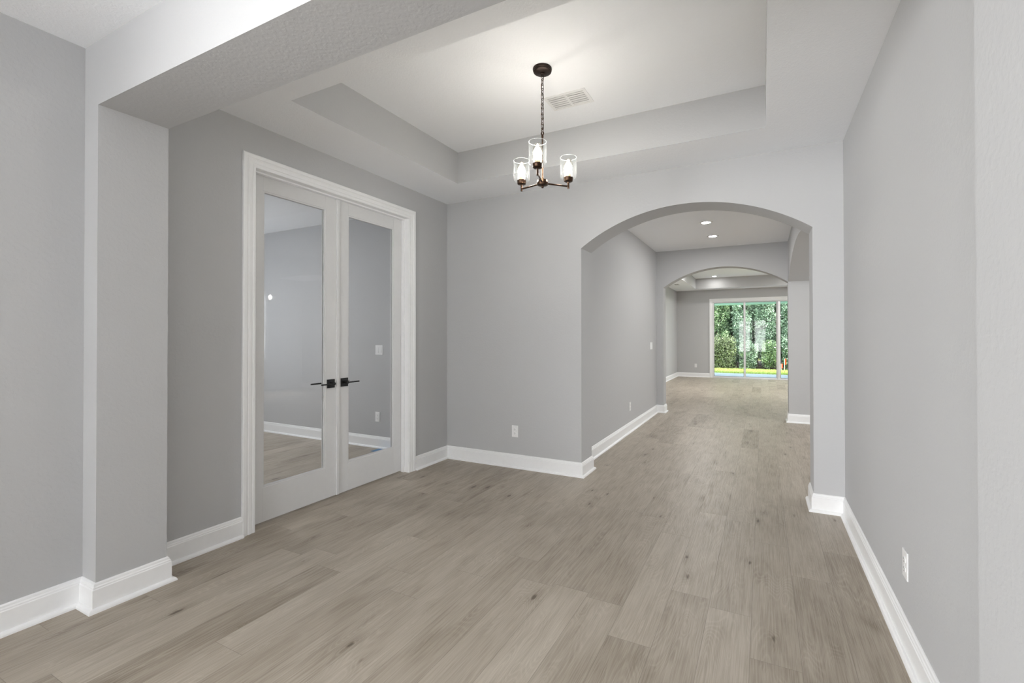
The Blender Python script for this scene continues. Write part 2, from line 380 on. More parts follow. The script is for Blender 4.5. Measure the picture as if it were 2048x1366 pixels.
# hall
wall('wall_hall_left', 'grey hall wall left of the passage', MB().box(XH-T, XH, YBB-.01, Y2+.01, 0, HH+.01))
ap = arch_pts(YBB+.004, 7.80, 2.133, .29, 48)
p = [(YBB-.004, 0), (YBB+.004, 0)]+ap+[(7.80, 0), (Y2B, 0), (Y2B, HH+.01), (YBB-.004, HH+.01)]
wall('wall_hall_right', 'grey hall wall with a side arch', MB().prism(p, 'X', XHR, XHR2))
p = [(XG-T, 0), (XA2, 0)]+arch_pts(XA2, XHR, ZS2, .297)+[(XHR, HG), (XG-T, HG)]
wall('wall_hall_back', 'grey wall with the second arch at the hall end', MB().prism(p, 'Y', Y2, Y2B))
# side room beyond the side arch
wall('wall_side_room_back', 'grey back wall of the side room', MB().box(XHR2, 4.5, 7.80, Y2B, 0, HC+.01))
wall('wall_side_room_front', 'grey front wall of the side room', MB().box(XR+.1, 4.5, YB+.05, YBB, 0, HC+.01))
sr = MB(); x0, x1 = 4.4, 4.52
for b in ((YBB-.01, 5.1, 0, HC), (6.9, 7.81, 0, HC), (5.1, 6.9, 0, .75), (5.1, 6.9, 2.35, HC)): sr.box(x0, x1, *b)
wall('wall_side_room_right', 'grey outer wall of the side room with a window', sr)
# great room
wall('wall_great_left', 'grey left wall of the far room', MB().box(XG-T, XG, Y2, Y3+T, 0, HG+.01))
SL0, SL1, SLZ = -1.43, 1.41, 2.395
p = [(XG-T, 0), (SL0, 0), (SL0, SLZ), (SL1, SLZ), (SL1, 0), (5.2, 0), (5.2, HG+.01), (XG-T, HG+.01)]
wall('wall_great_back', 'grey far wall around the sliding glass door', MB().prism(p, 'Y', Y3, Y3+.16))
wall('wall_great_right', 'grey right wall of the far room', MB().box(5.0, 5.12, Y2, Y3+T, 0, HG+.01))
wall('wall_great_front', 'grey near wall of the far room', MB().box(XHR2-.01, 5.1, Y2B-.03, Y2B, 0, HG+.01))
# study
wall('wall_study_back', 'grey study wall seen through the glass doors', MB().box(-7.2, XW+.02, YB, YB+T, 0, HC+.01))
wall('wall_study_front', 'grey near wall of the study', MB().box(-7.2, XW+.01, .4, .52, 0, HC+.01))
wall('wall_study_right', 'short grey wall between study and foyer', MB().box(XW, XF-T+.01, .4, Y0+.01, 0, HC+.01))
sl = MB()
for b in ((.4, 1.2, 0, HC), (3.2, YB+T, 0, HC), (1.2, 3.2, 0, .75), (1.2, 3.2, 2.35, HC)): sl.box(-7.2, -7.08, *b)
wall('wall_study_left', 'grey outer wall of the study with a window', sl)
# front of the foyer
FD0, FD1 = -1.72, .34
fr = MB().box(XF-T, FD0, YF-.15, YF, 0, HC).box(FD1, XFR+T, YF-.15, YF, 0, HC).box(FD0, FD1, YF-.15, YF, 2.52, HC)
wall('wall_foyer_front', 'grey entrance wall around the front doors', fr)

# ------------------------------------------------------------------ ceilings
def tray(name, label, x0, x1, y0, y1, h, a0, a1, b0, b1, ht):
    mb = MB(); t = .05
    mb.box(x0, a0, y0, y1, h, ht+t); mb.box(a1, x1, y0, y1, h, ht+t); mb.box(a0, a1, y0, b0, h, ht+t); mb.box(a0, a1, b1, y1, h, ht+t)
    mb.box(a0-.01, a1+.01, b0-.01, b1+.01, ht, ht+t)
    o = mb.build(name, [M_CEIL, M_WALL])
    for f in o.data.polygons:
        if abs(f.normal.z) < .5: f.material_index = 1
    return struct(o, label, 'ceiling')
tray('ceiling', 'white tray ceiling over the dining room', XL-.05, XR+.05, Y1, YB+.02, HC, TX0, TX1, TY0, TY1, HT)
tray('ceiling_great_room', 'white tray ceiling of the far room', XG-.02, 5.05, Y2B-.01, Y3+.02, HG, GX0, GX1, GY0, GY1, GHT)
def slab(name, label, *b): return struct(MB().box(*b).build(name, M_CEIL), label, 'ceiling')
slab('ceiling_foyer', 'white foyer ceiling at the top left', XF-.05, XFR+.05, YF-.02, Y0+.01, HC, HC+.1)
slab('ceiling_hall', 'white hall ceiling with recessed lights', XH-.02, XHR+.02, YBB-.02, Y2+.02, HH, HH+.1)
slab('ceiling_side_room', 'white ceiling of the side room', XHR2-.02, 4.45, YBB-.05, 7.85, HC, HC+.1)
slab('ceiling_study', 'white study ceiling behind the glass doors', -7.15, XW+.02, .45, YB+.03, HC, HC+.1)

# ------------------------------------------------------------------ baseboards with shoe moulding
BP = [(0, 0), (.0355, 0), (.0345, .008), (.0305, .0145), (.0245, .018), (.0165, .019), (.0165, .104), (.0135, .108), (.0135, .114), (.0095, .119), (.0085, .127), (.004, .132), (0, .133)]
def base(name, label, path, side): return struct(sweep(name, path, BP, side, M_TRIM), label, 'baseboard')
base('baseboard_left', 'white baseboard wrapping the left pier', [(XF, YF), (XF, Y0), (XP, Y0), (XP, Y1), (XL, Y1), (XL, DO0-.086)], -1)
base('baseboard_left_corner', 'short white baseboard right of the double doors', [(XL, DO1+.089), (XL, YB)], -1)
base('baseboard_back', 'white baseboard along the back wall to the arch', [(XL, YB), (XA0, YB), (XA0, YBB), (XH, YBB)], -1)
base('baseboard_hall_left', 'white baseboard along the left hall wall', [(XH, YBB), (XH, Y2)], -1)
base('baseboard_hall_end', 'white baseboard around the left pier of the second arch', [(XH, Y2), (XA2, Y2), (XA2, Y2B), (XG, Y2B)], -1)
base('baseboard_great_left', 'white baseboard along the left wall of the far room', [(XG, Y2B), (XG, Y3)], -1)
base('baseboard_great_back', 'white baseboard left of the sliding door', [(XG, Y3), (SL0-.087, Y3)], -1)
base('baseboard_great_right', 'white baseboard right of the sliding door', [(SL1+.087, Y3), (5.0, Y3)], -1)
base('baseboard_right', 'white baseboard along the right wall', [(XFR, YF), (XFR, Y0), (XPR, Y0), (XPR, Y1), (XR, Y1), (XR, YB)], 1)
base('baseboard_arch_right', 'white baseboard on the right arch pier', [(XR, YB), (XA1, YB), (XA1, YBB-.001)], 1)
base('baseboard_hall_right', 'white baseboard on the hall pier by the second arch', [(XHR2, 7.80), (XHR, 7.80), (XHR, Y2B)], 1)
base('baseboard_side_room', 'white baseboard in the side room', [(4.4, 7.80), (XHR2, 7.80)], 1)
base('baseboard_study', 'white baseboard along the study wall', [(-7.08, YB), (XW, YB), (XW, DO1+.1)], -1)

# ------------------------------------------------------------------ glazed double doors
DX = -3.151                                       # room-side face of the door leaves
CAS = [(0, 0), (0, .009), (.004, .012), (.016, .012), (.019, .009), (.024, .009), (.027, .013), (.046, .015), (.050, .012), (.055, .012), (.060, .018), (.080, .019), (.0855, .016), (.0855, 0)]
def casing(name, label, y0, y1, zt, xw, sgn):
    mb = MB(); n = len(CAS); vs = []; fs = []
    for (yy, zz, my, mz) in ((y0, 0, -1, 0), (y0, zt, -1, 1), (y1, zt, 1, 1), (y1, 0, 1, 0)):
        for wv, d in CAS: vs.append((xw+sgn*d, yy+my*wv, zz+mz*wv))
    for i in range(3):
        for k in range(n): fs.append((i*n+k, i*n+(k+1) % n, (i+1)*n+(k+1) % n, (i+1)*n+k))
    fs += [list(range(n)), [3*n+k for k in range(n)]]
    return struct(mb.add(vs, fs).build(name, M_TRIM), label, 'trim')
casing('trim_1', 'white stepped casing around the double doors', DO0-.001, DO1+.003, DZ, XL, 1)
casing('trim_2', 'white casing on the study side of the double doors', DO0-.001, DO1+.003, DZ, XW, -1)
jb = MB()
for (a, b, c, d) in ((DO0-.02, DO0, 0, DZ+.02), (DO1, DO1+.02, 0, DZ+.02), (DO0, DO1, DZ, DZ+.02)): jb.box(XW-.001, XL+.001, a, b, c, d)
for (a, b, c, d) in ((DO0, DO0+.011, 0, DZ), (DO1-.011, DO1, 0, DZ), (DO0+.011, DO1-.011, DZ-.011, DZ)): jb.box(DX+.002, DX+.036, a, b, c, d)
struct(jb.build('trim_3', M_TRIM), 'white jamb and stop of the double doors', 'trim')
def leaf(name, label, y0, y1, g0, g1, hy, sgn):
    t = .035; z0, z1, gz0, gz1 = .012, DZ-.006, .250, 2.338
    e = empty(name, (DX-t/2, (y0+y1)/2, 0)); ox, oy = e.location.x, e.location.y
    def L(mb): mb.v = [(a-ox, b-oy, c) for a, b, c in mb.v]; return mb
    xa, xb = DX-t, DX
    s = MB()
    s.box(xa, xb, y0, g0, z0, z1, 0, .0012); s.box(xa, xb, g1, y1, z0, z1, 0, .0012)
    L(s).build('stile', M_DOOR, e)
    s = MB(); s.box(xa, xb, g0, g1, z0, gz0, 0, .0012); s.box(xa, xb, g0, g1, gz1, z1, 0, .0012)
    L(s).build('rail', M_DOOR, e)
    s = MB(); b = .011
    for X0, X1 in ((xa+.004, xa+.014), (xb-.014, xb-.004)):
        s.box(X0, X1, g0, g0+b, gz0, gz1); s.box(X0, X1, g1-b, g1, gz0, gz1); s.box(X0, X1, g0+b, g1-b, gz0, gz0+b); s.box(X0, X1, g0+b, g1-b, gz1-b, gz1)
    L(s).build('glazing_bead', M_DOOR, e)
    s = MB(); xm = (xa+xb)/2; s.box(xm-.002, xm+.002, g0+.001, g1-.001, gz0+.001, gz1-.001); L(s).build('glass_pane', M_PANE, e)
    zc = .929
    h = empty('door_handle', (0, 0, 0)); h.parent = e; h['label'] = 'matte black lever handle on square rosettes'
    for fx, q in ((xb, 1), (xa, -1)):
        s = MB(); s.box(*sorted((fx, fx+q*.009)), hy-.035, hy+.035, zc-.035, zc+.035, 0, .002); L(s).build('rosette', M_BLACK, h)
        s = MB(); s.lathe([(.013, min(fx+q*.008, fx+q*.046)), (.013, max(fx+q*.008, fx+q*.046))], (0, hy, zc), 20, 0, True, True, 'X')
        xm = fx+q*.044
        s.box(xm-.006, xm+.006, *sorted((hy-sgn*.012, hy+sgn*.118)), zc-.0055, zc+.0055, 0, .002)
        L(s).build('lever', M_BLACK, h)
    tag(e, label, 'door', kind='structure')
    return e, L
e, L = leaf('door_1', 'left white french door leaf with one tall glass pane and astragal', DO0+.003, 2.605, 1.986, 2.492, 2.540, -1)
L(MB().box(DX-.001, DX+.012, 2.592, 2.618, .012, DZ-.008, 0, .003)).build('astragal', M_DOOR, e)
leaf('door_2', 'right white french door leaf beside the room corner', 2.608, DO1-.003, 2.711, 3.238, 2.672, 1)

# ------------------------------------------------------------------ sliding glass door to the lanai
sx = empty('door_3', ((SL0+SL1)/2, Y3+.08, 0)); tag(sx, 'white three panel sliding glass door to the garden', 'door', kind='structure')
ox, oy = sx.location.x, sx.location.y
def LS(mb): mb.v = [(a-ox, b-oy, c) for a, b, c in mb.v]; return mb
s = MB(); fw = .03
s.box(SL0, SL0+fw, Y3-.005, Y3+.15, 0, SLZ); s.box(SL1-fw, SL1, Y3-.005, Y3+.15, 0, SLZ); s.box(SL0+fw, SL1-fw, Y3-.005, Y3+.15, SLZ-.03, SLZ); s.box(SL0+fw, SL1-fw, Y3-.005, Y3+.15, 0, .022)
LS(s).build('frame', M_ALU, sx)
for i, (xa, xb, ga, gb, yo) in enumerate(((-1.402, -.478, -1.381, -.531, .02), (-.535, .415, -.482, .361, .055), (.405, 1.382, .467, 1.33, .02))):
    pn = MB(); yy = Y3+yo
    pn.box(xa, ga, yy, yy+.032, .022, SLZ-.03); pn.box(gb, xb, yy, yy+.032, .022, SLZ-.03); pn.box(ga, gb, yy, yy+.032, .022, .05); pn.box(ga, gb, yy, yy+.032, 2.342, SLZ-.03)
    po = LS(pn).build('sliding_panel', M_ALU, sx)
    g = MB(); c = .006
    g.box(ga, ga+c, yy-.001, yy+.033, .05, 2.342); g.box(gb-c, gb, yy-.001, yy+.033, .05, 2.342); g.box(ga, gb, yy-.001, yy+.033, .05, .056); g.box(ga, gb, yy-.001, yy+.033, 2.336, 2.342)
    LS(g).build('gasket', M_GASKET, po)
    LS(MB().box(ga+.001, gb-.001, yy+.013, yy+.019, .051, 2.341)).build('glass_pane', M_PANE_LOW, po)
def casing_y(name, label, x0, x1, zt, yw):
    mb = MB(); n = len(CAS); vs = []; fs = []
    for (xx, zz, mx, mz) in ((x0, 0, -1, 0), (x0, zt, -1, 1), (x1, zt, 1, 1), (x1, 0, 1, 0)):
        for wv, d in CAS: vs.append((xx+mx*wv, yw-d, zz+mz*wv))
    for i in range(3):
        for k in range(n): fs.append((i*n+k, i*n+(k+1) % n, (i+1)*n+(k+1) % n, (i+1)*n+k))
    fs += [list(range(n)), [3*n+k for k in range(n)]]
    return struct(mb.add(vs, fs).build(name, M_TRIM), label, 'trim')
casing_y('trim_4', 'white casing around the sliding glass door', SL0, SL1, SLZ, Y3)

# ------------------------------------------------------------------ glazed front doors behind the camera
for nm, a, b, lab in (('door_4', FD0+.04, -.70, 'left glazed front door'), ('door_5', -.68, FD1-.04, 'right glazed front door')):
    e = empty(nm, ((a+b)/2, YF-.06, 0)); ox, oy = e.location.x, e.location.y
    d = MB(); y0, y1 = YF-.085, YF-.04
    for bx in ((a, a+.14, .012, 2.48), (b-.14, b, .012, 2.48), (a+.14, b-.14, .012, .2), (a+.14, b-.14, 2.40, 2.48)): d.box(bx[0], bx[1], y0, y1, bx[2], bx[3])
    LS(d).build('door_frame', M_DOOR, e)
    LS(MB().box(a+.14, b-.14, YF-.066, YF-.060, .2, 2.40)).build('glass_pane', M_PANE, e)
    tag(e, lab, 'door', kind='structure')
d = MB().box(FD0, FD0+.04, YF-.15, YF, 0, 2.52).box(FD1-.04, FD1, YF-.15, YF, 0, 2.52).box(FD0+.04, FD1-.04, YF-.15, YF, 2.485, 2.52)
struct(d.build('trim_5', M_TRIM), 'white frame of the front doors', 'trim')
slab('added_porch_roof', 'unseen porch roof added to keep the sun off the front doors', -3.5, 2.2, -9, YF-.15, 2.85, 2.95)  # added roof slab, out of view, blocks sun from entering the foyer
def window(name, label, x, y0, y1, z0, z1):
    e = empty(name, (x, (y0+y1)/2, z0)); ox_, oy_ = e.location.x, e.location.y
    m = MB(); t = .05
    for b in ((y0, y0+t, z0, z1), (y1-t, y1, z0, z1), (y0+t, y1-t, z0, z0+t), (y0+t, y1-t, z1-t, z1), (y0+t, y1-t, (z0+z1)/2-.02, (z0+z1)/2+.02)): m.box(x-.03, x+.03, *b)
    m.v = [(a-ox_, b-oy_, c-z0) for a, b, c in m.v]; m.build('window_frame', M_ALU, e)
    g = MB().box(x-.003, x+.003, y0+t, y1-t, z0+t, z1-t); g.v = [(a-ox_, b-oy_, c-z0) for a, b, c in g.v]; g.build('glass_pane', M_PANE, e)
    struct(e, label, 'window')
window('window_1', 'white study window on the outer wall', -7.14, 1.2, 3.2, .75, 2.35)
window('window_3', 'wide white foyer window on the left outer wall', XF-.06, -3.7, -.9, .3, 2.4)
window('window_2', 'white side room window on the outer wall', 4.46, 5.1, 6.9, .75, 2.35)

# ------------------------------------------------------------------ outlets and switches (local: plate in XZ, facing -Y)
def outlet(loc, rz, label):
    e = empty('wall_outlet', loc, (0, 0, rz))
    MB().box(-.035, .035, -.0055, .0005, -.0575, .0575, 0, .002).build('cover_plate', M_PLATE, e)
    for zc in (-.0195, .0195):
        r = MB(); pts = [(.0165*math.cos(a), .0145*math.sin(a)*1.0) for a in [2*PI*i/24 for i in range(24)]]
        r.prism([(x, zc+max(-.0125, min(.0125, z))) for x, z in pts], 'Y', -.0075, -.005)
        ro = r.build('receptacle', M_PLATE, e)
        MB().box(-.0075, -.0055, -.0079, -.0074, zc-.001, zc+.008).box(.0055, .0072, -.0079, -.0074, zc-.0005, zc+.0075).lathe([(.0026, -.0079), (.0026, -.0074)], (0, 0, zc-.0075), 12, 0, True, False, 'Y').build('slot', M_SLOT, ro)
    MB().lathe([(.0028, -.0066), (.0028, -.0054)], (0, 0, 0), 12, 0, True, False, 'Y').build('screw', M_PLATE, e)
    return tag(e, label, 'outlet')
def switch(loc, rz, label, gangs):
    e = empty('light_switch', loc, (0, 0, rz)); wd = .07+.046*(gangs-1)
    MB().box(-wd/2, wd/2, -.0055, .0005, -.0575, .0575, 0, .002).build('cover_plate', M_PLATE, e)
    for g in range(gangs):
        xc = (g-(gangs-1)/2)*.046
        MB().box(xc-.0172, xc+.0172, -.0062, -.005, -.0345, .0345).build('rocker_frame', M_SLOT if False else M_ALU, e)
        v = [(xc-.0160, -.0055, -.033), (xc+.0160, -.0055, -.033), (xc+.0160, -.0055, .033), (xc-.0160, -.0055, .033), (xc-.0160, -.0105, -.033), (xc+.0160, -.0105, -.033), (xc+.0160, -.0072, .033), (xc-.0160, -.0072, .033)]
        MB().add(v, [(0, 1, 2, 3), (4, 5, 6, 7), (0, 1, 5, 4), (1, 2, 6, 5), (2, 3, 7, 6), (3, 0, 4, 7)]).build('rocker', M_PLATE, e)
    return tag(e, label, 'switch')
outlet((-2.229, YB, .361), 0, 'white duplex outlet low on the back wall left of the arch')
outlet((XR, 2.379, .353), -PI/2, 'white outlet seen edge-on low on the right wall')
outlet((-4.088, YB, .362), 0, 'white outlet behind the right glass door in the study')
outlet((XH, 6.11, .344), PI/2, 'white outlet seen edge-on low on the left hall wall')
outlet((-1.935, Y3, .365), 0, 'tiny white outlet on the far wall left of the sliding door')
switch((-4.065, YB, 1.151), 0, 'white two rocker switch behind the right glass door', 2)
switch((XH, 7.43, 1.15), PI/2, 'white wide switch plate on the left hall wall near the second arch', 3)

# ------------------------------------------------------------------ ceiling vents
def vent(loc, wx, wy, label, banks=2, rows=6):
    e = empty('ceiling_vent', loc)
    fr = MB(); t = .022; z0, z1 = -.004, .0005
    for b in ((-wx/2, -wx/2+t, -wy/2, wy/2), (wx/2-t, wx/2, -wy/2, wy/2), (-wx/2+t, wx/2-t, -wy/2, -wy/2+t), (-wx/2+t, wx/2-t, wy/2-t, wy/2), (-.009, .009, -wy/2+t, wy/2-t)): fr.box(*b, z0, z1)
    fr.build('frame', M_PLATE, e)
    MB().box(-wx/2+t, wx/2-t, -wy/2+t, wy/2-t, -.0012, .0005).build('duct_opening', plain('vent_shadow', (.62, .62, .62), .8), e)
    ys = (wy-2*t)/rows
    for bx0, bx1 in ((-wx/2+t, -.009), (.009, wx/2-t)):
        for r in range(rows):
            yc = -wy/2+t+ys*(r+.5); h = ys*.42
            MB().add([(bx0, yc-h, -.0052), (bx1, yc-h, -.0052), (bx1, yc+h, -.0018), (bx0, yc+h, -.0018), (bx0, yc-h, -.0060), (bx1, yc-h, -.0060), (bx1, yc+h, -.0026), (bx0, yc+h, -.0026)],
                     [(0, 1, 2, 3), (7, 6, 5, 4), (0, 4, 5, 1), (3, 2, 6, 7), (0, 3, 7, 4), (1, 5, 6, 2)]).build('louver', M_PLATE, e)
    return tag(e, label, 'vent')
vent((-1.264, 3.038, HT), .318, .204, 'white two-bank air vent beside the chandelier on the tray ceiling')
vent((-2.18, 13.15, HG), .14, .30, 'small air vent on the far room soffit behind the second arch')

# ------------------------------------------------------------------ recessed lights
def can_mesh(e):
    MB().lathe([(.048, .001), (.082, .001), (.082, -.004), (.078, -.006), (.056, -.0045), (.048, .001)], (0, 0, 0), 40, 0, False).build('trim_ring', M_PLATE, e)
    MB().lathe([(.0001, -.003), (.045, -.003), (.053, -.0025)], (0, 0, 0), 40, 0, False).build('lens', M_LENS, e)
def can(loc, label, watts, group='recessed ceiling lights'):
    e = empty('recessed_light', loc); can_mesh(e)
    l = lamp('can_lamp', 'AREA', (0, 0, -.012), watts, (1, .99, .97), shape='DISK', size=.09); l.parent = e
    return tag(e, label, 'light', group)
can((-.645, 6.083, HH), 'nearer lit recessed light on the hall ceiling', 2.6)
can((-.646, 6.958, HH), 'farther lit recessed light on the hall ceiling', 2.6)
can((-1.29, 14.33, GHT), 'lit recessed light in the far tray ceiling beyond the second arch', 1.3)
for x, y in ((-1.29, 11.6), (1.6, 11.6), (1.6, 14.33), (3.2, 13)): can((x, y, GHT), 'unseen recessed light added to brighten the far room', 24)  # extra cans outside the view, added to light the far room
can((-5.0, 2.2, HC), 'lit recessed light on the study ceiling', 6)
can((2.6, 6.6, HC), 'lit recessed light on the side room ceiling', 10)

# ------------------------------------------------------------------ chandelier
def jar(parent, c, ht=.140, r=.0545):
    """cup, glass jar, sleeve, bulb on a socket at c (bottom of the cup)"""
    x, y, z = c
    cup = MB().lathe([(.010, -.002), (.024, 0), (.029, .004), (.029, .012), (.0305, .014), (.0305, .028), (.022, .030)], c, 32).build('socket_cup', M_BRONZE, parent)
    gl = MB(); zb = .020
    out = [(.022, zb), (r-.014, zb+.001), (r-.005, zb+.006), (r-.001, zb+.014), (r, zb+.022), (r, zb+ht-.001), (r-.0015, zb+ht), (r-.003, zb+ht-.001), (r-.003, zb+.022)]
    gl.lathe(out, c, 48, 0, False)
    rm = r-.0015; gl.tube([(x+rm*math.cos(q), y+rm*math.sin(q), z+zb+ht) for q in [2*PI*k/40 for k in range(40)]], .0013, 6, 1, True)
    gl.build('glass_shade', [M_SEED, M_RIM], parent)
    MB().lathe([(.015, .030), (.0175, .032), (.0175, .047), (.016, .049), (.014, .052)], c, 24).build('lamp_holder', M_CREAM, parent)
    b = MB().lathe([(.0135, .050), (.0150, .056), (.022, .070), (.029, .090), (.0305, .105), (.028, .122), (.021, .140), (.012, .151), (.0001, .155)], c, 32, 0, False).build('bulb', M_BULBG, parent)
    MB().lathe([(.005, .055), (.0155, .060), (.0235, .075), (.0260, .091), (.0215, .109), (.012, .124), (.0001, .130)], c, 20, 0, False).build('filament', M_FIL, b)
    return cup
def chain(mb, x, y, z_top, z_bot, pitch=.0305):
    n = max(2, round((z_top-z_bot)/pitch)); pt = (z_top-z_bot)/n
    for i in range(n):
        zc = z_top-(i+.5)*pt; a = PI/4+.3+(PI/2 if i % 2 else 0)
        pts = []
        for k in range(20):
            q = 2*PI*k/20; u, v = .0085*math.cos(q), .0105*math.sin(q)+(.0115 if math.sin(q) > 0 else -.0115)
            pts.append((x+u*math.cos(a), y+u*math.sin(a), zc+v))
        mb.tube(pts, .0021, 8, 0, True)
CHX, CHY = -1.268, 2.607
ch = empty('chandelier', (CHX, CHY, HT)); tag(ch, 'bronze three-light chandelier with seeded glass jar shades on a chain', 'chandelier')
MB().lathe([(.060, .001), (.0615, -.006), (.0605, -.014), (.0575, -.016), (.0575, -.023), (.050, -.028), (.016, -.031), (.014, -.040), (.006, -.044)], (0, 0, 0), 48).build('canopy', M_BRONZE_D, ch)
ZH = 2.297-HT
cn = MB(); chain(cn, 0, 0, -.040, 2.615-HT); cn.build('chain', M_BRONZE, ch)
MB().tube([(.004*math.sin(i*1.3), .004*math.cos(i*1.1), -.03-(HT-2.60-.03)*i/14) for i in range(15)], .0016, 8).build('cord', M_BRONZE_D, ch)
MB().lathe([(.004, .310), (.0075, .306), (.0075, .292), (.0055, .288), (.0055, .020), (.0001, .018)], (0, 0, ZH), 20, 0, False).tube([(.010*math.cos(q), 0, .318+ZH+.011*math.sin(q)) for q in [2*PI*k/18 for k in range(18)]], .0024, 8, 0, True).build('stem', M_BRONZE, ch)
MB().lathe([(.0001, -.034), (.007, -.033), (.0075, -.022), (.020, -.020), (.034, -.015), (.0345, -.008), (.036, -.006), (.036, .006), (.0345, .008), (.034, .016), (.012, .021), (.008, .030), (.0001, .030)], (0, 0, ZH), 40, 0, False).build('hub', M_BRONZE, ch)
rt = Vector((math.cos(ya), math.sin(ya))); fw_ = Vector((-math.sin(ya), math.cos(ya)))
RA = .181; alpha = math.radians(9.7)
for ph in (-PI/2-alpha, PI-math.radians(30)-alpha, math.radians(30)-alpha):
    d = rt*math.cos(ph)+fw_*math.sin(ph)
    a = MB(); px, py = d.x*RA, d.y*RA
    a.tube([(d.x*.03, d.y*.03, ZH-.002), (px, py, ZH-.002)], .0055, 12)
    a.tube([(px, py, ZH-.017), (px, py, ZH+.034)], .0068, 12)
    ao = a.build('arm', M_BRONZE, ch)
    jar(ao, (px, py, ZH+.028))

# pendant of the side room (shows only as a reflection in the left glass door)
pe = empty('pendant_lamp', (2.17, 5.5, HC)); tag(pe, 'small glass pendant lamp in the side room', 'pendant')
MB().lathe([(.06, .001), (.06, -.02), (.01, -.03)], (0, 0, 0), 32).build('canopy', M_BRONZE_D, pe)
MB().tube([(0, 0, -.02), (0, 0, -.55)], .004, 10).build('stem', M_BRONZE_D, pe)
jar(pe, (0, 0, 1.975-HC), .15, .085)
# foyer ceiling fitting behind the camera
fe = empty('foyer_lamp', (-.75, .30, HC)); tag(fe, 'round glass ceiling lamp in the foyer behind the camera', 'lamp')
MB().lathe([(.16, .001), (.16, -.03), (.15, -.035)], (0, 0, 0), 40).build('base', M_BRONZE_D, fe)
MB().lathe([(.15, -.03), (.148, -.06), (.12, -.10), (.06, -.125), (.0001, -.13)], (0, 0, 0), 40, 0, False).build('glass_shade', glow('foyer_shade', (1, .97, .93), .8), fe)
fl = lamp('foyer_bulb', 'POINT', (-.75, .30, HC-.22), .9, (1, .97, .93), shadow_soft_size=.12)

# blue tape on the study floor
tp = MB().box(-4.035, -3.70, 3.78, 3.911, .0002, .0008).build('painter_tape', M_TAPE); tag(tp, 'blue tape patch on the study floor beside the baseboard', 'tape')

# ------------------------------------------------------------------ outside
struct(MB().box(-6, 6, Y3+.16, 17.9, -.2, -.05).build('floor_lanai', M_CONC), 'pale concrete lanai slab outside the sliding door', 'patio')
struct(MB().box(-6, 6, 17.75, 17.95, 2.435, 2.75).build('trim_lanai_beam', M_FASCIA), 'pale green lanai beam above the garden view', 'beam')
slab('ceiling_lanai', 'white lanai ceiling', -6, 6, Y3+.16, 17.95, 2.75, 2.85)
struct(MB().box(-14, 14, 17.9, 40, -.3, -.055).build('lawn', M_SOIL), 'green lawn ground beyond the lanai', 'lawn')
struct(MB().box(-8, 8, 20.27, 28, -.25, -.05).build('added_dark_bed', plain('gap_darkening', (.05, .04, .03), .95, 0, .1, .4, 12)), 'dark bed added under the shrubs to darken the gaps', 'ground')  # dark sheet added so bright lawn does not show between the shrubs
def quads_obj(name, mat, n, gen, parent=None):
    vs, fs, t = [], [], []
    for i in range(n):
        q, tint = gen(i); k = len(vs); vs += q; fs.append(tuple(range(k, k+len(q)))); t.append(tint)
    me = bpy.data.meshes.new(name); me.from_pydata(vs, [], fs); me.materials.append(mat)
    a = me.attributes.new('tint', 'FLOAT', 'FACE'); a.data.foreach_set('value', t)
    o = bpy.data.objects.new(name, me); C.objects.link(o)
    if parent: o.parent = parent
    return o
random.seed(5)
def blade(i):
    x, y = random.uniform(-3.5, 3.2), 17.95+random.random()**1.2*2.28
    while abs(y-19.9) < .06 and .5 < x < .9: x, y = random.uniform(-3.5, 3.2), 17.95+random.random()**1.2*2.28
    a = random.random()*PI; h = random.uniform(.03, .065); wd = .006
    dx, dy = math.cos(a)*wd, math.sin(a)*wd; lx, ly = random.gauss(0, .018), random.gauss(0, .018)
    return [(x-dx, y-dy, -.056), (x+dx, y+dy, -.056), (x+lx, y+ly, -.056+h)], random.random()
tag(quads_obj('grass', M_GRASS, 26000, blade), 'short bright green grass between lanai and hedge', 'grass', kind='stuff')
def leaf_quad(c, size, nrm):
    nrm = (nrm+Vector((random.gauss(0, .55), random.gauss(0, .55), random.gauss(0, .55)))).normalized()
    t = nrm.orthogonal().normalized(); b = nrm.cross(t); a = random.random()*2*PI
    u = t*math.cos(a)+b*math.sin(a); v = nrm.cross(u)
    return [tuple(c-u*size), tuple(c+v*size*.36-u*size*.1), tuple(c+u*size), tuple(c-v*size*.36-u*size*.1)]
